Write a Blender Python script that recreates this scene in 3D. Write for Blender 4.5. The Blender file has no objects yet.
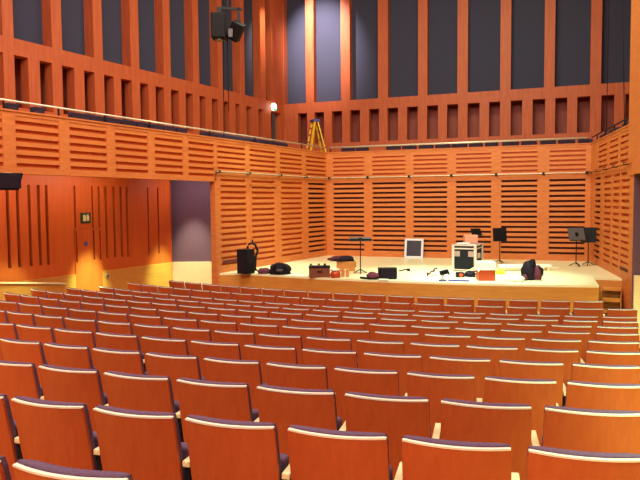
import bpy, bmesh, math, random
from mathutils import Vector, Matrix
random.seed(7)
C = bpy.context.scene.collection
PI = math.pi

# ------------------------------------------------------------------ survey of the hall
F = 641.0; HZ = 201.8; ROLL = -0.0081; CAMZ = 2.90; PSI = math.radians(20.3)
T = math.atan2(240 - HZ, F); CT, ST = math.cos(T), math.sin(T)
CR, SR = math.cos(ROLL), math.sin(ROLL); CP, SP = math.cos(PSI), math.sin(PSI)
CAM = Vector((0, 0, CAMZ))
def hall(x, y):                                   # survey axes -> hall axes (Y runs along the hall to the stage)
    return (x*CP - y*SP, x*SP + y*CP)
def ray(px, py):
    u, v = px - 320, py - 240
    u, v = CR*u + SR*v, -SR*u + CR*v
    xc, zc = u/F, -v/F
    X, Y = hall(xc, CT + zc*ST)
    return Vector((X, Y, -ST + zc*CT))
def at_z(px, py, z):
    d = ray(px, py); return CAM + d*((z - CAMZ)/d.z)
def at_d(px, py, dist):                           # distance in front of the lens
    return CAM + ray(px, py)*dist

K = 1.1875
Lc = Vector(hall(0.2183*K, 19.047*K)); Rc = Vector(hall(6.9829*K, 16.5602*K))
class Plane:                                      # a vertical wall plane: t along, n outward, z up
    def __init__(s, o, u, n): s.o, s.u, s.n = o, u, n
    def shift(s, d): return Plane(s.o + s.n*d, s.u, s.n)
    def hit(s, px, py):
        d = ray(px, py); d2 = Vector((d.x, d.y))
        k = (s.o.dot(s.n))/(d2.dot(s.n)); P = d2*k
        return ((P - s.o).dot(s.u), CAMZ + d.z*k)
    def t(s, px, py): return s.hit(px, py)[0]
    def z(s, px, py): return s.hit(px, py)[1]
    def mat(s):
        M = Matrix.Identity(4)
        M.col[0][:3] = (s.u.x, s.u.y, 0); M.col[1][:3] = (s.n.x, s.n.y, 0); M.col[2][:3] = (0, 0, 1)
        M.col[3][:3] = (s.o.x, s.o.y, 0)
        return M
    def pt(s, t, n, z=0):
        P = s.o + s.u*t + s.n*n; return Vector((P.x, P.y, z))
ub = (Rc - Lc).normalized(); nb = Vector((-ub.y, ub.x))
BACK = Plane(Lc, ub, nb)
dl, dr = 0.49825 , 0.23714
x, y = hall(-math.sin(dl), -math.cos(dl)); ul = Vector((x, y)).normalized(); nl = Vector((ul.y, -ul.x))
if nl.x > 0: nl = -nl
LEFT = Plane(Lc, ul, nl)
x, y = hall(-math.sin(dr), -math.cos(dr)); ur = Vector((x, y)).normalized(); nr = Vector((ur.y, -ur.x))
if nr.x < 0: nr = -nr
RIGHT = Plane(Rc, ur, nr)
BL = (Rc - Lc).length
SB = 3.125*K                                      # how far the gallery walls stand back
LUP, BUP, RUP = LEFT.shift(SB), BACK.shift(SB), RIGHT.shift(SB)
def cross(p, q):
    M = Matrix(((p.u.x, -q.u.x), (p.u.y, -q.u.y))); d = q.o - p.o
    k = M.inverted() @ d
    return k.x, k.y
Z_STAGE = 1.0; Z_CAP = CAMZ + .6962*K; Z_RAIL = CAMZ + 1.588*K; Z_BAND = CAMZ + 3.4477*K; Z_BOT = CAMZ + .4719*K
Z_FTOP = Z_RAIL - .19; Z_GAL = 3.86; Z_CEIL = 12.6

# ------------------------------------------------------------------ materials
def srgb(r, g, b):
    f = lambda c: (c/255/12.92) if c/255 <= .04045 else ((c/255 + .055)/1.055)**2.4
    return (f(r), f(g), f(b), 1)
def mat(name, c, rough=.5, metal=0, emit=None, es=0, spec=.5):
    m = bpy.data.materials.new(name); m.use_nodes = True
    b = m.node_tree.nodes['Principled BSDF']
    b.inputs['Base Color'].default_value = c; b.inputs['Roughness'].default_value = rough
    b.inputs['Metallic'].default_value = metal; b.inputs['Specular IOR Level'].default_value = spec
    if emit: b.inputs['Emission Color'].default_value = emit; b.inputs['Emission Strength'].default_value = es
    return m
def grain(name, c1, c2, scale=(3, 3, 30), rough=.42, big=.35, spec=.4, island=0.0):
    m = mat(name, c1, rough, spec=spec); nt = m.node_tree; N = nt.nodes; b = N['Principled BSDF']
    tc = N.new('ShaderNodeTexCoord'); mp = N.new('ShaderNodeMapping'); mp.inputs['Scale'].default_value = scale
    nz = N.new('ShaderNodeTexNoise'); nz.inputs['Scale'].default_value = 1.0; nz.inputs['Detail'].default_value = 6
    nz.inputs['Roughness'].default_value = .62; nz.inputs['Distortion'].default_value = .4
    cr = N.new('ShaderNodeMix'); cr.data_type = 'RGBA'
    cr.inputs[6].default_value = c1; cr.inputs[7].default_value = c2
    mr = N.new('ShaderNodeMapRange'); mr.inputs[1].default_value = .3; mr.inputs[2].default_value = .7
    nt.links.new(tc.outputs['Object'], mp.inputs[0]); nt.links.new(mp.outputs[0], nz.inputs['Vector'])
    nt.links.new(nz.outputs['Fac'], mr.inputs[0])
    fac = mr.outputs[0]
    if island:
        g = N.new('ShaderNodeNewGeometry'); oi = N.new('ShaderNodeObjectInfo')
        a = N.new('ShaderNodeMath'); a.operation = 'ADD'; fr = N.new('ShaderNodeMath'); fr.operation = 'FRACT'
        nt.links.new(g.outputs['Random Per Island'], a.inputs[0]); nt.links.new(oi.outputs['Random'], a.inputs[1])
        nt.links.new(a.outputs[0], fr.inputs[0])
        mm = N.new('ShaderNodeMix'); mm.data_type = 'FLOAT'; mm.inputs[0].default_value = island
        nt.links.new(mr.outputs[0], mm.inputs[2]); nt.links.new(fr.outputs[0], mm.inputs[3])
        fac = mm.outputs[0]
    nt.links.new(fac, cr.inputs[0]); nt.links.new(cr.outputs[2], b.inputs['Base Color'])
    bp = N.new('ShaderNodeBump'); bp.inputs['Strength'].default_value = .04
    nt.links.new(nz.outputs['Fac'], bp.inputs['Height']); nt.links.new(bp.outputs[0], b.inputs['Normal'])
    return m
def cloth(name, c1, c2, scale=60, rough=.95):
    return grain(name, c1, c2, (scale, scale, scale), rough, spec=.1)
M = {}
M['seatwood'] = grain('seat_wood', srgb(196, 92, 46), srgb(174, 72, 33), (26, 26, 2.2), .45, island=.35)
M['edge'] = grain('ply_edge', srgb(250, 242, 232), srgb(242, 228, 212), (40, 40, 4), .35)
M['purple'] = cloth('purple_fabric', srgb(116, 90, 118), srgb(94, 70, 96), 90)
M['palewood'] = grain('pale_wood', srgb(238, 220, 178), srgb(228, 204, 156), (30, 4, 30), .4)
M['wallwood'] = grain('wall_wood', srgb(214, 126, 68), srgb(196, 106, 52), (3, 3, 14), .5)
M['slatwood'] = grain('slat_wood', srgb(218, 130, 72), srgb(200, 110, 56), (3, 14, 30), .45, island=.25)
M['doorwood'] = grain('veneer_wood', srgb(204, 92, 34), srgb(190, 80, 26), (10, 10, .8), .5)
M['upperwood'] = grain('gallery_wood', srgb(194, 97, 58), srgb(174, 77, 44), (10, 10, 1.2), .55)
M['stagewood'] = grain('stage_boards', srgb(244, 236, 204), srgb(236, 222, 182), (1.5, 26, 20), .32, island=.3, spec=.5)
M['stagefront'] = grain('stage_front', srgb(206, 138, 64), srgb(190, 120, 52), (2, 2, 16), .45)
M['floorwood'] = grain('floor_boards', srgb(226, 176, 96), srgb(208, 156, 78), (14, 1.4, 20), .42)
M['void'] = mat('dark_void', srgb(104, 60, 60), .95, spec=.1)
M['slate'] = cloth('slate_fabric', srgb(74, 62, 84), srgb(58, 48, 68), 60)
M['acoustic'] = cloth('acoustic_cloth', srgb(71, 71, 94), srgb(60, 60, 82), 40)
M['acoustic2'] = cloth('recess_cloth', srgb(112, 84, 100), srgb(100, 74, 90), 30)
M['black'] = mat('black_plastic', srgb(15, 14, 22), .6, spec=.2)
M['blackmetal'] = mat('black_metal', srgb(28, 26, 32), .5, .2, spec=.3)
M['rail'] = mat('pale_metal', srgb(226, 216, 200), .3, .35)
M['white'] = mat('white_paint', srgb(240, 236, 230), .5)
M['paper'] = mat('white_paper', srgb(244, 240, 226), .8)
M['yellow'] = mat('yellow_fibreglass', srgb(232, 190, 20), .45)
M['alu'] = mat('aluminium', srgb(200, 196, 190), .35, .8)
M['bluepl'] = mat('blue_plastic', srgb(70, 66, 150), .5)
M['ceil'] = mat('ceiling_paint', srgb(150, 120, 100), .9)
M['green'] = mat('green_sign', srgb(24, 60, 36), .5)
M['cream'] = mat('cream_sign', srgb(214, 204, 150), .6)
M['exit'] = mat('lit_exit', srgb(240, 250, 245), .5, emit=srgb(235, 255, 245), es=5)
M['exitg'] = mat('lit_exit_green', srgb(20, 160, 90), .5, emit=srgb(20, 190, 110), es=1.5)
M['orangepl'] = mat('orange_plastic', srgb(180, 62, 20), .45)
M['tan'] = cloth('tan_card', srgb(206, 140, 84), srgb(190, 122, 70), 20)
M['brown'] = cloth('brown_case', srgb(140, 84, 66), srgb(116, 66, 52), 30)
M['darkbag'] = cloth('dark_nylon', srgb(44, 32, 46), srgb(30, 22, 34), 30, .8)
M['maroon'] = cloth('maroon_cloth', srgb(112, 58, 74), srgb(86, 40, 56), 30)
M['pink'] = cloth('pink_card', srgb(206, 130, 110), srgb(194, 116, 98), 20)
M['lens'] = mat('lamp_lens', srgb(60, 60, 80), .1)
M['greypl'] = mat('grey_plastic', srgb(88, 84, 92), .5)
M['yellowcloth'] = mat('yellow_plastic', srgb(240, 220, 50), .6)
M['casealu'] = mat('case_aluminium', srgb(198, 166, 164), .45, .3)
M['whiteframe'] = mat('white_frame', srgb(222, 220, 240), .5)
M['maroonwood'] = grain('maroon_wood', srgb(150, 66, 54), srgb(130, 52, 44), (10, 10, 1.2), .6)
M['caselabel'] = mat('case_label', srgb(150, 112, 110), .6)
M['screen'] = mat('dark_panel', srgb(44, 40, 62), .3)

# ------------------------------------------------------------------ mesh helpers
class MB:
    def __init__(s): s.bm = bmesh.new()
    def box(s, x0, x1, y0, y1, z0, z1, mi=0, M4=None):
        v = [s.bm.verts.new((x, y, z)) for z in (z0, z1) for x, y in ((x0, y0), (x1, y0), (x1, y1), (x0, y1))]
        fs = [s.bm.faces.new([v[i] for i in q]) for q in ((3, 2, 1, 0), (4, 5, 6, 7), (0, 1, 5, 4), (1, 2, 6, 5), (2, 3, 7, 6), (3, 0, 4, 7))]
        for f in fs: f.material_index = mi
        if M4: bmesh.ops.transform(s.bm, matrix=M4, verts=v)
        return v
    def bar(s, a, b, w, h=None, up=(0, 0, 1)):
        a, b = Vector(a), Vector(b); h = h or w; d = b - a; L = d.length; d.normalize(); up = Vector(up)
        if abs(d.dot(up)) > .99: up = Vector((0, 1, 0))
        sx = d.cross(up).normalized(); sz = sx.cross(d)
        m = Matrix.Identity(4); m.col[0][:3] = sx; m.col[1][:3] = d; m.col[2][:3] = sz; m.col[3][:3] = a
        return s.box(-w/2, w/2, 0, L, -h/2, h/2, 0, m)
    def tube(s, pts, r, n=8, caps=True):
        pts = [Vector(p) for p in pts]; rings = []
        for i, p in enumerate(pts):
            d = (pts[min(i+1, len(pts)-1)] - pts[max(i-1, 0)]).normalized()
            up = Vector((0, 0, 1)) if abs(d.z) < .95 else Vector((1, 0, 0))
            a = d.cross(up).normalized(); b = a.cross(d); rr = r[i] if isinstance(r, (list, tuple)) else r
            rings.append([s.bm.verts.new(p + a*rr*math.cos(2*PI*k/n) + b*rr*math.sin(2*PI*k/n)) for k in range(n)])
        for A, B in zip(rings, rings[1:]):
            for k in range(n): s.bm.faces.new((A[k], A[(k+1) % n], B[(k+1) % n], B[k]))
        if caps: s.bm.faces.new(rings[0][::-1]); s.bm.faces.new(rings[-1])
    def blob(s, c, r, seed=0, amp=.15, sub=3, flat=True):
        rnd = random.Random(seed); ph = [rnd.uniform(0, 6) for _ in range(6)]
        g = bmesh.ops.create_icosphere(s.bm, subdivisions=sub, radius=1)['verts']
        for v in g:
            p = v.co.copy(); k = 1 + amp*(math.sin(4*p.x+ph[0])*math.cos(3*p.y+ph[1]) + .6*math.sin(7*p.z+5*p.x+ph[2]) + .5*math.cos(8*p.y+ph[3]))
            p *= k
            if flat and p.z < -.55: p.z = -.55
            v.co = Vector((c[0]+p.x*r[0], c[1]+p.y*r[1], c[2]+(p.z+(.55 if flat else 0))*r[2]))
    def poly(s, pts, z0, z1):
        lo = [s.bm.verts.new((p[0], p[1], z0)) for p in pts]; hi = [s.bm.verts.new((p[0], p[1], z1)) for p in pts]
        s.bm.faces.new(lo[::-1]); s.bm.faces.new(hi)
        for i in range(len(pts)): s.bm.faces.new((lo[i], lo[(i+1) % len(pts)], hi[(i+1) % len(pts)], hi[i]))
    def mesh(s, name, mats, bevel=0, smooth=False, seg=2):
        if bevel: bmesh.ops.bevel(s.bm, geom=list(s.bm.edges), offset=bevel, segments=seg, affect='EDGES', profile=.6)
        bmesh.ops.recalc_face_normals(s.bm, faces=list(s.bm.faces))
        me = bpy.data.meshes.new(name); s.bm.to_mesh(me); s.bm.free()
        for m in (mats if isinstance(mats, (list, tuple)) else [mats]): me.materials.append(m)
        if smooth:
            for p in me.polygons: p.use_smooth = True
        return me
    def build(s, name, mats, parent=None, bevel=0, smooth=False, mw=None, loc=None, seg=2):
        o = bpy.data.objects.new(name, s.mesh(name, mats, bevel, smooth, seg)); C.objects.link(o)
        if parent: o.parent = parent
        if mw: o.matrix_world = mw
        if loc is not None: o.location = loc
        return o
def tag(o, label=None, cat=None, group=None, kind=None):
    if label: o['label'] = label
    if cat: o['category'] = cat
    if group: o['group'] = group
    if kind: o['kind'] = kind
    return o
def empty(name, loc, rz=0, label=None, cat=None, group=None, kind=None):
    o = bpy.data.objects.new(name, None); C.objects.link(o); o.location = loc; o.rotation_euler = (0, 0, rz)
    o.empty_display_size = .1
    return tag(o, label, cat, group, kind)
def emptym(name, mw, **k):
    o = empty(name, (0, 0, 0), **k); o.matrix_world = mw; return o
def placed(P, t, n, z): return P.mat() @ Matrix.Translation((t, n, z))

# ------------------------------------------------------------------ seating: arcs of tip-up seats
CX, CY = hall(8.44898, 32.72329); R1 = 30.68582; Z1 = -1.175865 + CAMZ; G = .0921902; WO, WE = .596967, .626340
TH = [-.3433642, -.3670041, -.4184919, -.4505389, -.5038290, -.5458468, -.5548847, -.4480320, -.4588833, -.5033831, -.5428617, -.5690029]
NS = [6, 7, 10, 11, 14, 15, 16, 11, 12, 13, 15, 14]        # seats counted from the surveyed one to the aisle end
FIRST = [-1, -1, 0, -1, -1, -1, -3, -8, -8, -6, -5, -3]     # first seat of each row that the view still shows
TOP = .865
def rowz(k):
    if k == 11: return CAMZ - 2.02648 - TOP
    if k == 12: return CAMZ - 2.0341 - TOP
    return Z1 - G*(k-1) - TOP
def row_r(k): return R1 - .95*(k-1)
def arc_pt(r, a, z=0):                                       # a measured in survey axes
    return Vector((CX + r*math.sin(a + PSI - PSI), CY - r*math.cos(a), z))
def arcp(r, a, z=0):
    x, y = 8.44898 + r*math.sin(a), 32.72329 - r*math.cos(a); X, Y = hall(x, y); return Vector((X, Y, z))
LEAN = .19                                                  # backrest leans this much per metre of height
def seat_meshes(w, tag_):
    W = w - .072; nx = 16
    def curve(x): return .050*(2*x/W)**2                    # the back bows toward the row behind
    def halfw(z, z0=.30):                                  # rounded upper corners
        return W/2
    def sheet(zs, ys0, ys1, wf, name, m, smooth=True):
        bm = bmesh.new(); A = []; B = []
        for j, z in enumerate(zs):
            ra, rb = [], []
            for i in range(nx+1):
                x = (i/nx - .5)*2*wf(z)
                yb = curve(x) + (TOP - z)*LEAN
                ra.append(bm.verts.new((x, yb + ys0(z, x), z))); rb.append(bm.verts.new((x, yb + ys1(z, x), z)))
            A.append(ra); B.append(rb)
        n = len(zs)
        for j in range(n-1):
            for i in range(nx):
                bm.faces.new((A[j][i], A[j][i+1], A[j+1][i+1], A[j+1][i])); bm.faces.new((B[j][i+1], B[j][i], B[j+1][i], B[j+1][i+1]))
            bm.faces.new((A[j][0], A[j+1][0], B[j+1][0], B[j][0])); bm.faces.new((A[j+1][nx], A[j][nx], B[j][nx], B[j+1][nx]))
        for i in range(nx):
            bm.faces.new((A[0][i+1], A[0][i], B[0][i], B[0][i+1])); bm.faces.new((A[n-1][i], A[n-1][i+1], B[n-1][i+1], B[n-1][i]))
        bmesh.ops.recalc_face_normals(bm, faces=list(bm.faces))
        me = bpy.data.meshes.new(name + tag_); bm.to_mesh(me); bm.free(); me.materials.append(m)
        return me
    r = {}
    zs = [.26, .30, .45, .60, .75, .82, TOP-.009]
    r['backrest'] = sheet(zs, lambda z, x: 0, lambda z, x: .018, lambda z: W/2 - (.006 if z > .84 else 0), 'backrest', M['seatwood'])
    r['edge_strip'] = sheet([TOP-.0105, TOP-.003, TOP], lambda z, x: -.003, lambda z, x: .020, lambda z: W/2 - .004 - (.006 if z > TOP-.002 else 0), 'edge_strip', M['edge'])
    prof = [.34, .36, .50, .62, .74, TOP-.03, TOP+.002, TOP+.006]
    th = [.05, .07, .088, .085, .076, .070, .064, .048]
    def t1(z, x):
        i = min(range(len(prof)), key=lambda k: abs(prof[k]-z)); e = 1 - .62*abs(2*x/W)**6
        return .0195 + th[i]*e
    r['back_cushion'] = sheet(prof, lambda z, x: .0205 if z < TOP else .0225, t1, lambda z: W/2 - (.002 if z < TOP-.01 else (.008 if z < TOP+.012 else .02)), 'back_cushion', M['purple'])
    for q in r['back_cushion'].polygons: q.use_smooth = abs(q.normal.x) < .5
    b = MB(); m4 = Matrix.Translation((0, .215, .33)) @ Matrix.Rotation(-.06, 4, 'X')
    b.box(-W/2+.014, W/2-.014, 0, .10, 0, .29, 0, m4); r['seat_cushion'] = b.mesh('seat_cushion'+tag_, M['purple'], .025, True, 3)
    b = MB(); b.box(-.024, .024, .12, .44, .555, .59); r['armrest'] = b.mesh('armrest'+tag_, M['palewood'], .008, False, 2)
    b = MB(); b.box(-.016, .016, .14, .36, .0, .555); b.box(-.022, .022, .10, .42, 0, .02); r['support_panel'] = b.mesh('support_panel'+tag_, M['black'], .004)
    return r, W
SEAT = {1: seat_meshes(WO, '_narrow'), 0: seat_meshes(WE, '_wide')}
ORD = ['zeroth', 'first', 'second', 'third', 'fourth', 'fifth', 'sixth', 'seventh', 'eighth', 'ninth', 'tenth', 'eleventh', 'twelfth', 'thirteenth',
       'fourteenth', 'fifteenth', 'sixteenth', 'seventeenth', 'eighteenth', 'nineteenth', 'twentieth', 'twenty-first', 'twenty-second']
def add_seat(k, i, n):
    par = k % 2; w = WO if par else WE; ms, W = SEAT[par]
    r = row_r(k); a = (TH[k-1] if k else TH[1]) + (i + .5)*w/r - .036/r
    if k == 0: r = R1 + .95; a = TH[1] - .21/r + (i + .5)*w/r
    P = arcp(r + .052, a, rowz(k) if k else Z1 + G - TOP)
    from_end = n - i
    if k == 0: lab = ('sliver of a wooden tip-up seat cut off in the bottom left corner' if i == 2 else
                      'nearest and largest wooden tip-up seat, mostly cut off by the bottom edge at lower left' if i == 3 else
                      'wooden tip-up seat nearest the viewer below the frame, purple top only')
    else:
        rowname = {1: 'second row from the viewer', 2: 'third row from the viewer', 3: 'fourth row from the viewer', 4: 'fifth row from the viewer', 5: 'sixth row from the viewer',
                   6: 'seventh row from the stage', 7: 'sixth row from the stage', 8: 'fifth row from the stage', 9: 'fourth row from the stage', 10: 'third row from the stage',
                   11: 'second row from the stage', 12: 'front row beside the stage'}[k]
        lab = ('wooden tip-up seat at the lit aisle end, ' if from_end == 1 else 'wooden tip-up seat, %s from the lit aisle end, ' % ORD[from_end]) + rowname
    o = empty('tip_up_seat', P, a + PSI, lab, 'seat', 'tip-up seats in the stalls')
    for nm in ('backrest', 'back_cushion', 'seat_cushion'):
        c = bpy.data.objects.new(nm, ms[nm]); C.objects.link(c); c.parent = o
        if nm == 'backrest':
            e = bpy.data.objects.new('edge_strip', ms['edge_strip']); C.objects.link(e); e.parent = c
    for sx in ((-w/2,) if from_end > 1 else (-w/2, w/2)):
        c = bpy.data.objects.new('armrest', ms['armrest']); C.objects.link(c); c.parent = o; c.location = (sx, 0, 0)
        c = bpy.data.objects.new('support_panel', ms['support_panel']); C.objects.link(c); c.parent = o; c.location = (sx, 0, 0)
for k in range(1, 13):
    for i in range(FIRST[k-1], NS[k-1]): add_seat(k, i, NS[k-1])
for i in (2, 3): add_seat(0, i, 8)

# ------------------------------------------------------------------ floor: shallow curved terraces
fb = MB(); A0, A1, NA = -1.02, .30, 60
edges = [(40, rowz(1) + 2*G)] + [(R1 + 1.3, rowz(1) + G)] + [(row_r(k) + .35, rowz(k)) for k in range(1, 11)]
edges[0] = (R1 + 12, rowz(1) + G)
levels = [(R1 + .95 + .35, rowz(1) + G)] + [(row_r(k) + .35, rowz(k)) for k in range(1, 11)]
prof = [(R1 + 9, rowz(1) + 2*G), (R1 + 1.3, rowz(1) + 2*G)]
prof = [(R1 + 9.0, levels[0][1])]
for j, (r, z) in enumerate(levels):
    prof += [(r, prof[-1][1]), (r, z)]
prof += [(15.5, 0.0)]
prof[-2] = (prof[-2][0], prof[-2][1])
rings = []
for r, z in prof: rings.append([fb.bm.verts.new(arcp(r, A0 + (A1-A0)*i/NA, z)) for i in range(NA+1)])
for Ra, Rb in zip(rings, rings[1:]):
    for i in range(NA): fb.bm.faces.new((Ra[i], Ra[i+1], Rb[i+1], Rb[i]))
bmesh.ops.remove_doubles(fb.bm, verts=list(fb.bm.verts), dist=1e-5)
fl = fb.build('floor', M['floorwood']); tag(fl, 'pale wooden stalls floor in shallow curved terraces', 'floor', kind='structure')
bm = bmesh.new(); bm.from_mesh(fl.data)
if sum(f.normal.z*f.calc_area() for f in bm.faces) < 0: bmesh.ops.reverse_faces(bm, faces=list(bm.faces)); bm.to_mesh(fl.data)
bm.free()

# ------------------------------------------------------------------ stage platform with its curved front
RS = 18.8
def stage_arc():
    q = [at_z(*p, Z_STAGE) for p in ((222, 272), (260, 274.5), (300, 277), (340, 278.8), (385, 280.5), (430, 281.8), (500, 283.2), (550, 284.3), (598, 285))]
    rs = [(Vector((p.x, p.y)) - Vector((CX, CY))).length for p in q]; r = sum(rs)/len(rs)
    qa = at_z(238, 273.2, Z_STAGE); an = [math.atan2(p.x - CX, CY - p.y) for p in (qa, q[-1])]
    return r, an[0], an[1]
rs, a0, a1 = stage_arc()
arc = [Vector((CX + rs*math.sin(a0 + (a1-a0)*i/40), CY - rs*math.cos(a0 + (a1-a0)*i/40))) for i in range(41)]
cut = at_z(593.5, 277.6, Z_STAGE); cutw_t = RIGHT.t(622, 278.5); cutw = RIGHT.pt(cutw_t, 0)
Lend = LEFT.t(217, 273)
lw = LEFT.pt(LEFT.t(219.5, 272.8), 0)
pts = [Vector((lw.x, lw.y))] + arc + [Vector((cut.x, cut.y)), Vector((cutw.x, cutw.y)), Rc, Lc]
sb = MB()
sb.poly([(p.x, p.y) for p in pts], 0, Z_STAGE - .05)
st = sb.build('stage_platform', M['stagefront']); tag(st, 'low concert stage with a curved wooden front', 'stage', kind='structure')
# boards laid across the top, clipped to the platform outline
tb = MB(); tb.poly([(p.x, p.y) for p in pts], Z_STAGE - .05, Z_STAGE)
top = tb.build('stage_boards', M['stagewood'], st)
# steps let into the right corner
sd = (Vector((cutw.x, cutw.y)) - Vector((cut.x, cut.y))); sw = sd.length; sd.normalize(); sn = Vector((sd.y, -sd.x))
if sn.y > 0: sn = -sn
sm = Matrix.Identity(4); sm.col[0][:3] = (sd.x, sd.y, 0); sm.col[1][:3] = (-sn.x, -sn.y, 0); sm.col[3][:3] = (cut.x, cut.y, 0)
steps = emptym('stage_steps', sm, label='short flight of wooden steps up to the right end of the stage', cat='steps')
w0, w1 = .22, sw - .02
for j in range(4):
    z = Z_STAGE - .215*(j+1); b = MB(); b.box(w0, w1, -.32*(j+1), -.32*j + .03, z - .05, z); b.build('tread', M['stagefront'], steps)
    b = MB(); b.box(w0, w1, -.32*j - .06, -.32*j - .03, max(0, z - .215), z - .14) if z > .2 else b.box(w0, w1, -.32*j-.06, -.32*j-.03, 0, z-.14)
    b.build('riser', M['stagefront'], steps)
b = MB(); b.box(w0, w1, .005, .04, .0, Z_STAGE - .06); b.build('back_board', M['stagefront'], steps)
for xx in (w0 - .04, w1):
    b = MB()
    for j in range(4): b.box(xx, xx + .02, -.32*(j+1), -.32*j, 0, Z_STAGE - .215*(j+1) - .06)
    b.build('side_board', M['stagefront'], steps)

# ------------------------------------------------------------------ walls round the stage: louvre panels between posts
def louvre(mb_s, mb_b, t0, t1, z0, z1, n, gap=.42, depth=.10, n0=0.0):
    p = (z1 - z0)/n
    for j in range(n):
        zb = z0 + j*p
        mb_s.box(t0, t1, n0 + .012, n0 + .06, zb + p*gap, zb + p)
    mb_b.box(t0 - .01, t1 + .01, n0 + depth, n0 + depth + .03, z0 - .01, z1 + .01)
def panel_wall(name, P, tA, tB, z0, z1, spans, n, gap, backs, lab, thick=.16, margin=(.22, .2), n0=0.0):
    root = MB(); ts = [tA] + [t for s in spans for t in s] + [tB]
    zl, zh = z0 + margin[0], z1 - margin[1]
    for a, c in zip(ts[0::2], ts[1::2]): root.box(a, c, n0, n0 + thick, z0, z1)
    for a, c in spans: root.box(a, c, n0, n0 + thick, z0, zl); root.box(a, c, n0, n0 + thick, zh, z1)
    o = root.build(name, M['wallwood'], mw=P.mat()); tag(o, lab, 'wall', kind='structure')
    for (a, c), bk in zip(spans, backs):
        s, b = MB(), MB(); louvre(s, b, a, c, zl, zh, n, gap, .115 if bk == 'void' else .064, n0)
        q = s.build('louvre_panel', M['slatwood'], o); q.matrix_parent_inverse = Matrix.Identity(4)
        b.build('panel_backing', M[bk], q)
    return o
BS = [(333.5, 364), (372.5, 405.5), (413.5, 447), (456, 491), (501, 537), (549, 585)]
yb = 215
spb = [(BACK.t(a, yb), BACK.t(b, yb)) for a, b in BS]
wb = panel_wall('wall_back', BACK, -.02, BL + .02, Z_STAGE, Z_CAP - .02, spb, 15, .44, ['void']*6, 'louvred wooden wall behind the stage', margin=(.2, .07))
LS = [(308.5, 326), (281.5, 302.5), (252, 275), (221, 246.5)]
spl = [(LEFT.t(a, yb), LEFT.t(b, yb)) for a, b in [(q[1], q[0]) for q in LS]]
LE = LEFT.t(215.5, 220)
wl = panel_wall('wall_left', LEFT, 0, LE, 0, Z_CAP - .02, spl, 15, .42, ['void', 'doorwood', 'doorwood', 'doorwood'], 'louvred wooden wall on the left side of the stage', margin=(Z_STAGE + .2, .07))
RSx = [(594, 600), (603, 610.5), (612, 619), (620.5, 629)]
spr = [(RIGHT.t(a, yb), RIGHT.t(b, yb)) for a, b in RSx]
RE = RIGHT.t(633, 220)
wr = panel_wall('wall_right', RIGHT, 0, RE, 0, Z_CAP - .02, spr, 15, .42, ['void', 'doorwood', 'doorwood', 'doorwood'], 'louvred wooden wall on the right side of the stage', margin=(Z_STAGE + .2, .07))
# dark open slots at the foot of two side panels
def slot(par, t0, t1, z):
    b = MB(); b.box(t0, t1, -.004, .02, z - .035, z + .035); b.build('floor_vent', M['void'], par)
slot(wl, spl[3][0] + .05, spl[3][1] - .05, LEFT.z(233, 260.5)); slot(wr, spr[3][0] + .03, spr[3][1] - .03, RIGHT.z(625, 270))
# flush door frame in the left stage wall
dt0, dt1 = spl[2]
b = MB(); zt = LEFT.z(262, 188)
for a in (dt0 - .10, dt1 + .04): b.box(a, a + .06, -.03, .0, Z_STAGE, zt + .1)
b.box(dt0 - .10, dt1 + .10, -.03, 0, zt + .04, zt + .10)
dr_ = b.build('door_2', M['wallwood'], mw=LEFT.mat()); tag(dr_, 'louvred stage door frame in the left stage wall', 'door', kind='structure')

# balcony fronts
FZ0 = Z_CAP + .02
spbf = spb
wbf = panel_wall('wall_balcony_back', BACK, -.02, BL + .02, Z_CAP, Z_FTOP, spb, 5, .42, ['doorwood']*6, 'louvred wooden balcony front above the stage back wall', margin=(.07, .08))
LF = [(306, 326), (280, 302.5), (250, 276), (217.5, 245.5)]
splf = [(LEFT.t(b, 165), LEFT.t(a, 165)) for a, b in LF]
LEs = LEFT.t(216, 165)
wlf = panel_wall('wall_balcony_left', LEFT, 0, LEs, Z_CAP, Z_FTOP, splf, 5, .42, ['doorwood']*4, 'louvred balcony front left of the stage', margin=(.07, .08))
LG = [(188.5, 214), (155, 183), (115.5, 148), (70, 107), (16, 59.5), (-50, 3)]
splg = [(LEFT.t(b, 155 - (215-b)*.06), LEFT.t(a, 155 - (215-a)*.06)) for a, b in LG]
LG1 = LEFT.t(-80, 150)
wlg = panel_wall('wall_balcony_house', LEFT, LEs + .0, LG1, Z_BOT, Z_FTOP, splg, 6, .46, ['doorwood']*6, 'louvred balcony front above the left doors', margin=(.13, .07))
RF = [(598, 607), (609, 618), (620, 630)]
sprf = [(RIGHT.t(a, 150), RIGHT.t(b, 150)) for a, b in RF]
wrf = panel_wall('wall_balcony_right', RIGHT, 0, RE + 6, Z_CAP, Z_FTOP, sprf, 5, .42, ['doorwood']*3, 'louvred balcony front on the right of the stage', margin=(.07, .08))
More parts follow.
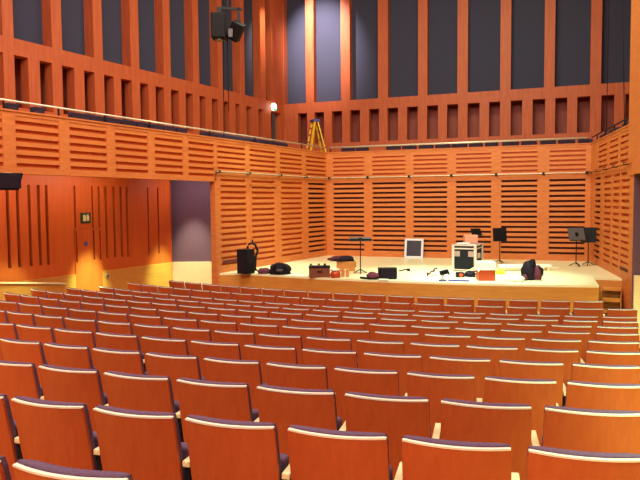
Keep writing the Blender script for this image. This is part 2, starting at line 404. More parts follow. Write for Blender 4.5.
# gallery floors and flat ledges behind the fronts
def corner_pts(n): # corner where shifted planes meet
    pl, pb, pr = LEFT.shift(n), BACK.shift(n), RIGHT.shift(n)
    a, _ = cross(pl, pb); c, _ = cross(pr, pb)
    return pl.o + pl.u*a, pr.o + pr.u*c
def gallery(name, z0, z1, n0, n1, m, lab):
    b = MB()
    l0, r0 = corner_pts(n0); l1, r1 = corner_pts(n1); D = 30
    b.poly([tuple(l0), tuple(r0), tuple(r1), tuple(l1)], z0, z1)
    e0, e1 = LEFT.shift(n0), LEFT.shift(n1); b.poly([tuple(e0.o + e0.u*D), tuple(l0), tuple(l1), tuple(e1.o + e1.u*D)], z0, z1)
    e0, e1 = RIGHT.shift(n0), RIGHT.shift(n1); b.poly([tuple(r0), tuple(e0.o + e0.u*D), tuple(e1.o + e1.u*D), tuple(r1)], z0, z1)
    o = b.build(name, m); tag(o, lab, 'floor', kind='structure'); return o
gallery('floor_gallery', Z_GAL - .15, Z_GAL, .16, SB + .3, M['floorwood'], 'gallery floor behind the balcony fronts')
gallery('trim_1', Z_FTOP, Z_FTOP + .03, -.02, .30, M['wallwood'], 'flat wooden ledge along the top of the balcony fronts')

b = MB(); b.box(LEs, LG1, .16, 3.3, Z_BOT + .28, Z_BOT + .36); o = b.build('ceiling_soffit', M['doorwood'], mw=LEFT.mat()); tag(o, 'wooden underside of the left balcony', 'ceiling', kind='structure')
# ------------------------------------------------------------------ upper gallery walls: pierced band, tall fins, cloth panels
tcl, tcb = cross(LUP, BUP); tcr, tcb2 = cross(RUP, BUP)
def fin_wall(name, P, tA, tB, fronts, opens, zo0, zo1, lab, rec=.40):
    b = MB(); thick = .3
    ts = sorted([tuple(sorted(o)) for o in opens])
    lo = tA
    b.box(tA, tB, 0, thick, Z_GAL, zo0); b.box(tA, tB, 0, thick, zo1, Z_BAND)
    for a, c in ts: b.box(lo, a, 0, thick, zo0, zo1); lo = c
    b.box(lo, tB, 0, thick, zo0, zo1);     b.box(tA, tB, thick, rec + .2, Z_BAND - .1, Z_BAND - .002)
    o = b.build(name, M['upperwood'], mw=P.mat()); tag(o, lab, 'wall', kind='structure')
    f = MB(); f.box(tA, tB, thick + .3, thick + .35, Z_GAL, Z_BAND - .11); f.build('gallery_backing', M['maroonwood'], o)
    fr = sorted([tuple(sorted(f)) for f in fronts])
    for a, c in fr:
        f = MB(); f.box(a, c, 0.0, rec + .1, Z_BAND, Z_CEIL); f.build('wall_fin', M['upperwood'], o)
    for (a, c), (d, e) in zip(fr, fr[1:]):
        f = MB(); f.box(c, d, rec - .05, rec, Z_BAND, Z_CEIL); f.build('acoustic_panel', M['acoustic'], o)
    return o
yB = lambda x: 104.5 - (x - 284)*.0653
bf = [(273, 284.5), (306, 314), (341, 350), (378, 388), (418, 427.3), (457.2, 467.6), (500, 510.6), (544, 554.5), (590, 601), (636, 648)]
bo = [(298, 307), (314.5, 324), (332, 342), (350, 360), (369, 379), (387.5, 398), (407, 417.8), (427, 438), (447, 458), (467.5, 479.5), (489, 500), (510.6, 522), (532.5, 545), (555, 567), (577, 590), (601, 614), (625, 637)]
tb_ = lambda x: BUP.t(x, yB(x))
bfr = [(tb_(a), tb_(c)) for a, c in bf]; bfr[0] = (tcb, tb_(284.5))
ZO1 = BUP.z(380, 108.5); ZO0 = BUP.z(380, 141)
fin_wall('wall_upper_back', BUP, tcb, max(tcb2, tb_(650)), bfr, [(BUP.t(a, 120), BUP.t(c, 120)) for a, c in bo], ZO0, ZO1, 'tall finned upper wall with grey cloth panels behind the rear gallery')
yL = lambda x: 33.5 + x*.256
lf = [(266, 261), (245, 240.5), (223, 218.5), (199.5, 193.5), (171, 164), (139.5, 131), (103, 94), (62.3, 52), (13.7, 2.5), (-45, -58)]
lo_ = [(281, 271), (205.5, 199.5), (218, 212), (229.5, 224), (240, 235.5), (252, 246.5), (263.5, 258.5), (193, 185.6), (179, 171), (164, 155.6), (148.5, 140), (132, 121), (113.6, 104), (94.5, 84), (74, 62), (52, 39.5), (28, 14), (2.8, -12)]
tl_ = lambda x: LUP.t(x, yL(x))
lfr = [(tcl, tl_(272))] + [(tl_(a), tl_(c)) for a, c in lf]
fin_wall('wall_upper_left', LUP, tcl, tl_(-60), lfr, [(LUP.t(a, yL(a) + 14), LUP.t(c, yL(c) + 14)) for a, c in lo_], ZO0, ZO1, 'tall finned upper wall with grey cloth panels behind the left gallery')
b = MB(); b.box(tcr, tcr + 26, 0, .3, Z_GAL, Z_CEIL); o = b.build('wall_upper_right', M['upperwood'], mw=RUP.mat()); tag(o, 'upper wall behind the right gallery', 'wall', kind='structure')
# bright pier standing at the end of the right balcony front
b = MB(); b.box(RIGHT.t(632, 60), RIGHT.t(632, 60) + 1.3, -.04, .8, Z_BOT, Z_CEIL)
o = b.build('wall_pier', M['wallwood'], mw=RIGHT.mat()); tag(o, 'tall orange wooden pier at the right edge of the balcony', 'pillar', kind='structure')

# ------------------------------------------------------------------ lower left wall with slots, dado, door
LWN = 2.0
LW = LEFT.shift(LWN)
tR = LW.t(170, 225)                               # its end toward the stage
def slot_wall(mb, t0, t1, z0, z1, slots, n0, n1):
    lo = t0
    for a, w, sz0, sz1 in sorted(slots):
        if a - w/2 > lo: mb.box(lo, a - w/2, n0, n1, z0, z1)
        mb.box(a - w/2, a + w/2, n0, n1, z0, sz0); mb.box(a - w/2, a + w/2, n0, n1, sz1, z1); lo = a + w/2
    mb.box(lo, t1, n0, n1, z0, z1)
sl = [(158.5, 253.5), (148.5, 254.5), (127.5, 257), (121.5, 257), (114.5, 257.5), (106.5, 258.5), (99.8, 260), (93, 260), (75.5, 262), (47.5, 265), (39.5, 265.5), (30, 266.5), (18.5, 267.5), (8.5, 268.5)]
slots = []
zs1 = LW.z(110, 186.5)
for x, yb_ in sl: slots.append((LW.t(x, 225), .05 if x > 130 or 70 < x < 95 else .075, LW.z(x, yb_), zs1))
DD0, DD1 = LW.t(101, 260), LW.t(75, 260); ZD = LW.z(88, 229)
zdado = LW.z(120, 268.6)
LWE = LW.t(-70, 250)
mbw = MB()
inside = [s for s in slots if DD0 < s[0] < DD1]; outside = [s for s in slots if not (DD0 <= s[0] <= DD1)]
slot_wall(mbw, tR, DD0 - .012, zdado, Z_BOT + .3, [s for s in outside if s[0] < DD0], 0, .08)
slot_wall(mbw, DD1 + .012, LWE, zdado, Z_BOT + .3, [s for s in outside if s[0] > DD1], 0, .08)
slot_wall(mbw, DD0 - .012, DD1 + .012, ZD + .012, Z_BOT + .3, [(a, w, ZD + .03, z1) for a, w, z0, z1 in inside], 0, .08)
lower = mbw.build('wall_left_house', M['doorwood'], mw=LW.mat()); tag(lower, 'veneered wooden wall with vertical slots under the left balcony', 'wall', kind='structure')
b = MB(); b.box(tR, LWE, .14, .17, 0, Z_BOT + .3); b.build('slot_backing', M['void'], lower)
b = MB(); b.box(tR, DD0 - .012, -.03, .08, 0, zdado); b.box(DD1 + .012, LWE, -.03, .08, 0, zdado); b.build('dado', M['stagefront'], lower)
b = MB(); slot_wall(b, DD0, DD1, .2, ZD, [(a, w, z0, ZD - .03) for a, w, z0, z1 in inside], -.015, .06)
d1 = b.build('door_1', M['doorwood'], mw=LW.mat()); tag(d1, 'flush wooden door in the left wall below the green sign', 'door', kind='structure')
b = MB(); tp = LW.t(85.5, 243.5); zp = LW.z(85.5, 243.5); b.box(tp - .045, tp + .045, -.03, -.012, zp - .05, zp + .05); b.build('door_plaque', M['bluepl'], d1, .006)
# return at the end of the lower wall, recess with cloth wall and lit dado
b = MB(); b.box(tR - .02, tR + .0, -.03, 1.2, 0, Z_BOT + .3); o = b.build('wall_left_return', M['doorwood'], mw=LW.mat()); tag(o, 'end of the slotted wall beside the purple recess', 'wall', kind='structure')
RC_D = 18.8
pa, pb_ = at_d(160, 262, RC_D), at_d(222, 262, RC_D)
ru = Vector((pb_.x - pa.x, pb_.y - pa.y)).normalized(); RCP = Plane(Vector((pa.x, pa.y)), ru, Vector((-ru.y, ru.x)))
RCL = (Vector((pb_.x, pb_.y)) - RCP.o).length; zrd = pa.z
b = MB(); b.box(-1.2, RCL + .2, 0, .1, 0, Z_BOT + .4); o = b.build('wall_recess_left', M['acoustic2'], mw=RCP.mat()); tag(o, 'purple cloth wall of the recess left of the stage', 'wall', kind='structure')
b = MB(); b.box(-1.2, RCL + .2, -.06, 0, 0, zrd); b.build('dado', M['palewood'], o)
# same on the right
b = MB(); b.box(RE + .05, RE + 14, 1.1, 1.2, 0, Z_BOT + .4); o = b.build('wall_recess_right', M['acoustic2'], mw=RIGHT.mat()); tag(o, 'purple cloth wall right of the stage', 'wall', kind='structure')
zrr = CAMZ + at_d(637, 275.5, 1).z*0 + (ray(637, 275.5).z)*(RIGHT.pt(RE, .1) - Vector((0, 0, 0))).dot(Vector((-SP, CP, 0)))
b = MB(); b.box(RE + .1, RE + 14, 1.04, 1.1, 0, zrr); b.build('dado', M['palewood'], o).matrix_world = RIGHT.mat()
b = MB(); b.box(RE + .002, RE + .04, .004, 1.1, 0, Z_BOT + .4); q = b.build('wall_right_cheek', M['acoustic2'], mw=RIGHT.mat()); tag(q, 'purple cloth end wall beside the right louvred stage wall', 'wall', kind='structure')
b = MB(); b.box(RE + .04, RE + .09, .03, 1.04, 0, zrr); b.build('dado', M['palewood'], q)
# low parapet in front of the left wall
PW = LEFT.shift(1.72); tp0 = PW.t(65, 288)
tp1 = PW.t(-12, 284); z0p, z1p = PW.z(65, 284.3), PW.z(-12, 283.6)
def raked(t0, t1, n0, n1, lo0, lo1, hi0, hi1):
    b = MB(); v = b.box(t0, t1, n0, n1, 0, 1)
    for q in v:
        f = (q.co.x - t0)/(t1 - t0); q.co.z = (hi0 + (hi1 - hi0)*f) if q.co.z > .5 else (lo0 + (lo1 - lo0)*f)
    return b
par = raked(tp0, tp1, 0, .10, 0, 0, z0p, z1p).build('wall_parapet', M['stagefront'], mw=PW.mat()); tag(par, 'low wooden parapet in front of the left wall', 'wall', kind='structure')
raked(tp0 - .02, tp1, -.03, .13, z0p, z1p, z0p + .03, z1p + .03).build('coping', M['palewood'], par)

# ------------------------------------------------------------------ rest of the shell, behind and above the viewer
b = MB(); b.box(-26, 16, -6, 32, Z_CEIL, Z_CEIL + .2); o = b.build('ceiling', M['ceil']); tag(o, 'high ceiling', 'ceiling', kind='structure')
b = MB(); b.box(-26, 16, -6.2, -6, 0, Z_CEIL); o = b.build('wall_rear', M['upperwood']); tag(o, 'rear wall of the hall', 'wall', kind='structure')

# ------------------------------------------------------------------ rails
def hand_rail(name, P, t0, t1, z, posts, lab, n=.0, r=.022, m='rail'):
    o = emptym(name, placed(P, t0, n, z), label=lab, cat='handrail')
    b = MB(); b.tube([(0, 0, 0), (t1 - t0, 0, 0)], r, 10); b.build('rail', M[m], o, smooth=True)
    for t in posts:
        b = MB(); b.bar((t - t0, 0, -.012), (t - t0, 0, Z_FTOP + .03 - z), .025, .03); b.build('post', M['blackmetal'], o)
    return o
hand_rail('gallery_handrail', BACK, .12, BL - .1, Z_RAIL, [(a[1] + c[0])/2 for a, c in zip(spb, spb[1:])] + [.13, BL - .12], 'pale metal handrail along the balcony above the stage back wall', 0.01, .03)
hand_rail('gallery_handrail', LEFT, .12, LG1, Z_RAIL, [LEFT.t(x, y) for x, y in ((302, 146), (255, 139), (210, 134), (150, 125), (105, 120), (59, 114), (4, 105))], 'thin pale metal handrail along the left balcony', 0.01, .02)
hand_rail('gallery_handrail', RIGHT, .12, RE, Z_RAIL, [RIGHT.t(x, 130) for x in (597, 605, 614, 624)], 'short dark handrail along the right balcony', .01, .02, 'blackmetal')
def wall_rail(P, t0, t1, z, br, lab, m):
    o = emptym('wall_rail', placed(P, t0, -.07, z), label=lab, cat='rail')
    b = MB(); b.box(0, t1 - t0, -.03, .02, -.013, .013); b.build('track', M[m], o, .008)
    for t in br: b = MB(); b.box(t - t0 - .04, t - t0 + .04, -.034, .069, -.035, .035); b.build('bracket', M['blackmetal'], o, .008)
wall_rail(BACK, .1, BL - .1, Z_CAP, [.12] + [(a[1] + c[0])/2 for a, c in zip(spb, spb[1:])] + [BL - .12], 'pale rail fixed along the louvred wall behind the stage', 'rail')
wall_rail(LEFT, .1, LE, Z_CAP, [LEFT.t(x, 177) for x in (304.5, 279, 247.5, 217)], 'pale rail fixed along the left stage wall', 'rail')
wall_rail(RIGHT, .1, RE, Z_CAP, [RIGHT.t(x, 168) for x in (592, 599, 607, 617, 628)], 'orange rail with black brackets along the right stage wall', 'slatwood')

# ------------------------------------------------------------------ padded cushions along the balcony ledge
def pads(P, spans, y, lab, grp, sgn=1):
    for j, (a, c) in enumerate(spans):
        t0, t1 = sorted((P.t(a, y(a)), P.t(c, y(c))))
        b = MB(); b.box(0, t1 - t0, 0, .16, 0, .135)
        o = b.build('ledge_cushion', M['slate'], mw=placed(P, t0, .0, Z_FTOP + .031), bevel=.02, smooth=True, seg=2)
        tag(o, lab(j), 'cushion', grp)
pads(LEFT.shift(.08), [(279, 288), (268, 277), (258, 266.5), (245, 256), (232, 243), (219, 230.5), (204, 215.5), (178, 187.5), (165, 176), (150, 163.5), (138, 148.5), (123, 136), (107, 121), (91, 105.5), (73, 90), (35, 45), (8, 19)],
     lambda x: 105 + x*.145, lambda j: 'purple padded cushion under the left balcony rail, %s from the yellow ladder' % ORD[j+1] if j else 'purple padded cushion under the left balcony rail, first beside the yellow ladder', 'padded cushions on the left balcony ledge')
pads(BACK.shift(.08), [(341, 354), (355.5, 368), (386, 400), (402, 416), (418.5, 433), (435, 450), (452, 467), (469, 482.5), (485, 498), (502, 519), (521, 537), (540, 556), (558, 575.5), (578, 593)],
     lambda x: 148 - (x-330)*.04, lambda j: 'purple padded cushion under the back balcony rail, %s from the yellow ladder' % ORD[j+1], 'padded cushions on the back balcony ledge')
pads(RIGHT.shift(.08), [(599.5, 606), (609, 616), (622, 629)], lambda x: 136 - (x-597)*.6, lambda j: 'purple padded cushion on the right balcony ledge, %s from the back corner' % ORD[j+1], 'padded cushions on the right balcony ledge')

# ------------------------------------------------------------------ things on the walls
P = LW; tt, zz = P.hit(85.3, 218)
sg = emptym('exit_sign', placed(P, tt, -.012, zz), label='small green exit sign on the left wall above the door', cat='sign')
b = MB(); b.box(-.15, .15, -.02, .01, -.13, .13); b.build('sign_plate', M['green'], sg, .008)
b = MB(); b.box(-.085, -.012, -.026, -.019, -.07, .05); b.tube([(-.048, -.026, .07), (-.048, -.019, .07)], .022, 12); b.box(.012, .095, -.026, -.019, -.075, .075)
b.build('sign_figure', M['cream'], sg)
tt, zz = P.shift(-.03).hit(107.3, 275.8)
so = emptym('wall_socket', placed(P, tt, -.03, zz), label='small round ring-shaped socket on the dado right of the left door', cat='socket')
b = MB(); b.tube([(0, 0, 0), (0, -.03, 0)], .055, 20); b.build('ring', M['alu'], so); b = MB(); b.tube([(0, -.028, 0), (0, -.034, 0)], .036, 16); b.build('socket_face', M['void'], so)
# glowing exit lamp in the gallery corner
tt, zz = LUP.shift(-.1).hit(273, 107)
ex = emptym('exit_lamp', placed(LUP, tt, -.1, zz), label='glowing white and green exit lamp high in the gallery corner', cat='sign')
b = MB(); b.tube([(0, 0, 0), (0, -.08, 0)], .15, 24); b.build('lamp_face', M['exit'], ex, smooth=False)
b = MB(); b.box(-.10, .10, -.11, -.081, -.15, -.085); b.build('green_strip', M['exitg'], ex); b = MB(); b.box(-.04, .04, 0, .1, -.04, .04); b.build('mount', M['blackmetal'], ex)
# loudspeaker hanging under the left balcony
p = at_d(8, 181, LEFT.pt(LEFT.t(8, 181), -.25).length*0 + (LEFT.pt(LEFT.t(8, 181), 0) - Vector((0, 0, 0))).length/ray(8, 181).to_2d().length - .35)
sp = empty('hanging_loudspeaker', p, PSI + .5, 'black loudspeaker hanging under the left balcony at the picture edge', 'loudspeaker')
b = MB(); b.box(-.34, .24, -.15, .15, -.16, .14)
for v in b.bm.verts:
    if v.co.x > 0 and v.co.z < 0: v.co.x -= .07
b.build('cabinet', M['black'], sp, .025); b = MB(); b.box(-.3, .2, -.165, -.15, -.13, .11); b.build('grille', M['darkbag'], sp, .004)
b = MB(); b.box(-.07, .07, -.05, .05, .14, Z_BOT - p.z); b.build('bracket', M['palewood'], sp, .004)

# yellow step ladder in the gallery corner
pl = BACK.shift(1.0); a, z = pl.hit(315, 121)
lp = pl.pt(a, 0, Z_GAL); H = z - Z_GAL
ld = empty('step_ladder', lp, PSI - PI/2 + .35, 'yellow step ladder standing on the gallery floor in the back left corner', 'ladder')
def fr(sx, ytop, ybot, wt, wb): return [(sx*wt, ytop, H - .03), (sx*wb, ybot, 0)]
for sx in (-1, 1):
    b = MB(); b.bar((sx*.15, -.06, H - .03), (sx*.30, -.42, 0), .07, .045); b.build('front_rail', M['yellow'], ld)
    b = MB(); b.bar((sx*.14, .06, H - .03), (sx*.28, .55, 0), .055, .04); b.build('rear_rail', M['yellow'], ld)
for j in range(1, 8):
    f = j/8; b = MB(); yy = -.06 - .36*(1-f); w = .15 + .15*(1-f); b.box(-w, w, yy - .04, yy + .05, H*f - .015, H*f + .012); b.build('step', M['alu'], ld)
for j in range(1, 6):
    f = j/6; b = MB(); yy = .06 + .49*(1-f); w = .14 + .14*(1-f); b.bar((-w, yy, H*f), (w, yy, H*f), .03); b.build('brace', M['alu'], ld)
b = MB(); b.box(-.2, .2, -.13, .12, H - .04, H + .05); b.build('top_cap', M['bluepl'], ld, .015)

# hanging pair of stage lights with their cables
D = 13.0
p = at_d(227, 8, D); px = D/F
rg = empty('hanging_stage_lights', p, PSI, 'pair of black stage lights hung on a bar near the upper left wall', 'stage light')
b = MB(); b.bar((-9*px, 0, .0), (15*px, 0, -.03), .06, .05); b.build('bar', M['blackmetal'], rg)
b = MB(); b.tube([(0, 0, 0), (0, 0, Z_CEIL - p.z)], .035, 10); b.build('hanger', M['blackmetal'], rg)
b = MB(); b.tube([(-4*px, .02, 0), (-4.5*px, .02, Z_CEIL - p.z)], .01, 6); b.build('cable', M['black'], rg)
b = MB(); b.box(-15.5*px, -1*px, -.17, .17, -31*px, -6*px); mh = b.build('moving_head', M['black'], rg, .035, seg=3)
b = MB(); b.tube([(-8*px, 0, -31*px), (-8*px, 0, -32*px)], .11, 20); b.build('lens', M['lens'], mh)
b = MB(); b.box(-10*px, -5*px, -.05, .05, -7*px, 0); b.build('yoke', M['blackmetal'], rg)
b = MB(); m4 = Matrix.Translation((9*px, 0, -22*px)) @ Matrix.Rotation(.5, 4, 'Y') @ Matrix.Rotation(.4, 4, 'X'); b.box(-6*px, 6*px, -.13, .13, -10*px, 8*px, 0, m4)
sh = b.build('spot_head', M['black'], rg, .02); b = MB(); b.box(10*px, 13*px, -.03, .03, -14*px, 0); b.build('yoke', M['blackmetal'], rg)
b = MB(); b.box(2*px, 6*px, -.14, -.1, -30*px, -22*px); b.build('barn_door', M['greypl'], rg)
for j, (x0, yy) in enumerate(((222.5, 137), (227.5, 110))):
    q = at_d(x0, yy, D); loc = Matrix.Rotation(-PSI, 4, 'Z') @ (q - p)
    b = MB(); b.tube([(-4.5*px + j*4*px, .05, -28*px), (loc.x*.6 + (-4.5*px + j*4*px)*.4, .06, loc.z*.6), (loc.x, .05, loc.z)], .009, 6); b.build('cable', M['black'], rg)
# two thin ropes hanging behind the right balcony front
for x0, x1, lab in ((609, 606.5, 'thin dark rope hanging at the upper right, the one farther from the pier'), (623, 626, 'thin dark rope hanging at the upper right, the one beside the orange pier')):
    pr = RIGHT.shift(.5); t0, z0 = pr.hit(x1, 128); a, zt = pr.hit(x0, 0)
    A = pr.pt(t0, 0, Z_GAL); B_ = pr.pt(a, 0, zt); Cc = B_ + (B_ - pr.pt(t0, 0, z0))*((Z_CEIL - zt)/(zt - z0))
    b = MB(); Rr = [Vector((0, 0, 0))] + [(A.lerp(Cc, f) - A) for f in (.5, 1)]
    o = b; b.tube(Rr, .013, 6); o = b.build('hanging_rope', M['black'], loc=A); tag(o, lab, 'rope', 'thin ropes by the right pier')

# ------------------------------------------------------------------ gear on the stage
ZS = Z_STAGE
def on_stage(px, py): return at_z(px, py, ZS)
def ppm(p): return F/((p - CAM).dot(Vector((-SP, CP, 0))))      # pixels per metre at p
def face(p): return math.atan2(p.x, -p.y)*0 + PSI              # square to the viewer's axis
def thing(name, px, py, lab, cat, rz=None, group=None):
    p = on_stage(px, py); o = empty(name, p, PSI if rz is None else rz, lab, cat, group); return o, 1/ppm(p)
# loudspeaker box and bent stand at the left end
o, u = thing('loudspeaker', 241.5, 274, 'tall black loudspeaker box at the left end of the stage', 'loudspeaker', PSI - .62)
b = MB(); b.box(-.16, .16, 0, .36, 0, 24.5*u); b.build('cabinet', M['black'], o, .012)
b = MB(); b.box(-.14, .14, -.012, 0, .03, 24.5*u - .03); g = b.build('grille', M['darkbag'], o)
b = MB(); b.box(.161, .168, .12, .24, .3, .36); b.build('handle', M['blackmetal'], o)
o, u = thing('folding_trolley', 254, 270.5, 'black bent-tube trolley standing behind the left loudspeaker', 'trolley')
b = MB(); b.tube([(-6*u, 0, 0), (-6*u, 0, 24*u), (-5*u, 0, 26.5*u), (-2*u, 0, 27.5*u), (1.5*u, 0, 26*u), (4*u, 0, 20*u), (2*u, 0, 14*u), (1*u, 0, 0)], .032, 8); b.build('frame', M['black'], o, smooth=True)
b = MB(); b.box(-7*u, 3*u, -.05, .12, 0, .03); b.build('base', M['black'], o); b = MB(); b.tube([(-1*u, 0, 27*u), (-1*u, 0, 31*u)], .02, 8); b.build('knob', M['black'], o)
# black bag heap
o, u = thing('holdall', 280, 274.5, 'stuffed black holdall lying at the left front of the stage', 'bag')
b = MB(); b.blob((0, .1, 0), (10.5*u, .25, 7.6*u), 3, .10); b.build('body', M['darkbag'], o, smooth=True)
b = MB(); b.tube([(-6*u, -.1, 7*u), (-3*u, -.16, 11*u), (3*u, -.16, 11*u), (7*u, -.12, 6*u), (11*u, -.1, 1*u)], .022, 6); b.build('strap', M['black'], o, smooth=True)
b = MB(); b.box(-3*u, 3*u, -.19, -.15, 4*u, 6*u); b.build('badge', M['greypl'], o, .004)
o, u = thing('dark_cloth', 264, 273.5, 'crumpled maroon cloth left of the black holdall', 'cloth')
b = MB(); b.blob((0, 0, 0), (6.5*u, .16, 3.6*u), 5, .16); b.build('folds', M['maroon'], o, smooth=True)
b = MB(); o2 = on_stage(299.5, 274.9); b.poly([(-.33, -.16), (.3, -.2), (.36, .14), (-.25, .2)], 0, .006)
q = b.build('paper_sheet', M['paper'], loc=o2); tag(q, 'white paper sheet on the boards right of the black holdall', 'paper')
# brown case
o, u = thing('brown_case', 320, 277.5, 'square brown case with small knobs on top, left of centre on the stage', 'case')
b = MB(); b.box(-11*u, 10*u, 0, .34, 0, 9.6*u); b.build('body', M['brown'], o, .012)
b = MB(); b.box(-11.3*u, 10.3*u, -.008, .35, 9.6*u, 11*u); b.build('lid', M['darkbag'], o, .006)
for x, m in ((-9, 'alu'), (-1, 'alu'), (5, 'black')): b = MB(); b.tube([(x*u, .15, 11*u), (x*u, .15, 13.5*u)], .03, 8); b.build('knob', M[m], o)
b = MB(); b.bar((-3*u, -.02, 6*u), (3*u, -.02, 6*u), .02); b.build('handle', M['black'], o)
# tan boxes with coat
o, u = thing('cardboard_box', 344, 271.5, 'open tan cardboard box under a dark coat behind the brown case', 'box')
b = MB(); b.box(-7*u, 11*u, 0, .42, 0, 10*u); b.build('body', M['tan'], o, .01); b = MB(); b.box(11*u, 12.5*u, .0, .4, 4*u, 9*u); b.build('flap', M['tan'], o)
o = empty('dark_coat', on_stage(343, 271.5) + Vector((0, 0, 10*u)), PSI, 'dark folded coat draped over the tan cardboard box', 'coat')
b = MB(); b.blob((-1*u, .2, 0), (13*u, .26, 3.4*u), 11, .14); b.build('folds', M['darkbag'], o, smooth=True)
b = MB(); b.bar((-13*u, .1, 2.5*u), (-2*u, .0, 4.6*u), .15, .06); b.build('sleeve', M['maroon'], o, .02)
o, u = thing('paper_bag', 335.5, 277.5, 'small orange round bag in front of the cardboard box', 'bag')
b = MB(); b.blob((0, 0, 0), (5.2*u, .14, 4.6*u), 2, .07); b.build('body', M['orangepl'], o, smooth=True)
b = MB(); b.blob((-.5*u, .02, 6.6*u), (4.5*u, .1, 2*u), 6, .1); b.build('white_top', M['paper'], o, smooth=True)
o, u = thing('tan_parcel', 345.3, 277, 'small tan parcel right of the orange bag', 'box')
b = MB(); b.box(-3.8*u, 3.8*u, 0, .2, 0, 7.2*u); b.build('body', M['tan'], o, .01); b = MB(); b.box(-.6*u, .6*u, -.004, .204, 0, 7.25*u); b.build('tape', M['palewood'], o)
# music stands
def music_stand(px, py, hpx, wpx, dpx, tilt, lab, rz=None, mt='black', yaw=0, group=None, base=(11, .9)):
    o, u = thing('music_stand', px, py, lab, 'music stand', PSI + yaw, group); H_ = hpx*u
    b = MB(); b.tube([(0, 0, .05), (0, 0, H_ - .02)], .014, 8); b.build('pole', M['blackmetal'], o)
    for k in range(3):
        a = 2*PI*k/3 + .5; b = MB(); b.tube([(0, 0, .11), (.19*math.cos(a), .19*math.sin(a), .014)], .013, 6); b.build('leg', M['blackmetal'], o)
    m4 = Matrix.Translation((0, 0, H_)) @ Matrix.Rotation(tilt, 4, 'X')
    b = MB(); w = wpx*u; d = dpx*u; b.box(-w/2, w/2, -.008, .008, -d/2, d/2, 0, m4); dk = b.build('desk', M[mt], o)
    b = MB(); b.box(-w/2, w/2, -.06, -.008, -d/2, -d/2 + .012, 0, m4); b.build('lip', M['blackmetal'], dk)
    b = MB(); b.box(-.04, .04, -.03, .05, -.05, .05, 0, m4); b.build('clamp', M['black'], o)
    return o, u
music_stand(360.5, 273.5, 34.5, 22, 15, -1.38, 'music stand with a flat grey desk left of centre on the stage', mt='greypl')
music_stand(499.5, 263.5, 29, 14, 13.5, -.12, 'music stand with an upright black desk right of the flight case', yaw=.1)
music_stand(476, 263.5, 31.5, 11, 8, -.5, 'small black music stand half hidden behind the flight case', yaw=.3)
music_stand(576, 266.3, 32, 17, 14, -.42, 'left of two crowded music stands by the right wall, grey desk', mt='greypl', yaw=.12)
music_stand(588, 265.4, 30.5, 14.5, 15.5, -.25, 'right of two crowded music stands by the right wall, black desk facing sideways', yaw=-.45)
# floor monitor with cable and dark cloth
o, u = thing('floor_monitor', 388, 279.5, 'black wedge floor monitor at the front of the stage', 'loudspeaker')
b = MB(); b.poly([(-9*u, 0), (8*u, 0), (10*u, .16), (9*u, .34), (-9*u, .34)], 0, 11*u); b.build('cabinet', M['black'], o, .012)
b = MB(); b.box(-8*u, 7*u, -.012, 0, 1*u, 10*u); b.build('grille', M['darkbag'], o)
b = MB(); b.box(8.5*u, 9.6*u, .06, .12, 2*u, 9*u); b.build('side_panel', M['maroon'], o)
o, u = thing('cable_lead', 399, 272.5, 'short black cable lead running right from the floor monitor', 'cable')
b = MB(); b.tube([(0, .1, .03), (3*u, .06, .05), (7*u, .1, .07), (10*u, .12, .05)], .018, 6); b.build('lead', M['black'], o); b = MB(); b.tube([(8.5*u, .11, .065), (11.5*u, .13, .05)], .035, 8); b.build('plug', M['black'], o)
o, u = thing('cable_heap', 371, 279, 'crumpled heap of maroon cloth and cable left of the floor monitor', 'cloth')
b = MB(); b.blob((2*u, 0, 0), (6.5*u, .17, 4.6*u), 21, .16); b.build('folds', M['maroon'], o, smooth=True)
b = MB(); b.tube([(-10*u, .1, 1.0*u), (-6*u, -.05, 1.2*u), (-2*u, -.12, 1.5*u), (4*u, -.17, 1.2*u), (7*u, -.1, 1.0*u)], .03, 6); b.build('cable', M['black'], o, smooth=True)
b = MB(); b.poly([(-.12, -.05), (.14, -.06), (.12, .06), (-.12, .05)], 0, .03); q = b.build('white_card', M['paper'], loc=on_stage(384, 279.6) + Vector((.02, -.14, 0))); tag(q, 'small white card in front of the floor monitor', 'card')
# white-framed dark panel leaning on the back wall
t0, t1 = BACK.t(406, 250), BACK.t(424.5, 250); zt = BACK.z(415, 238.5)
o = emptym('framed_panel', placed(BACK, (t0+t1)/2, -.28, ZS) @ Matrix.Rotation(-.18, 4, 'X'), label='white-framed dark panel leaning against the back wall', cat='panel')
w, h = (t1-t0)/2, (zt - ZS)*1.03
b = MB(); b.box(-w, -w+.07, 0, .05, 0, h); b.box(w-.07, w, 0, .05, 0, h); b.box(-w+.07, w-.07, 0, .05, 0, .07); b.box(-w+.07, w-.07, 0, .05, h-.07, h); b.build('frame', M['whiteframe'], o, .004)
b = MB(); b.box(-w+.06, w-.06, .015, .04, .06, h-.06); b.build('panel', M['screen'], o)
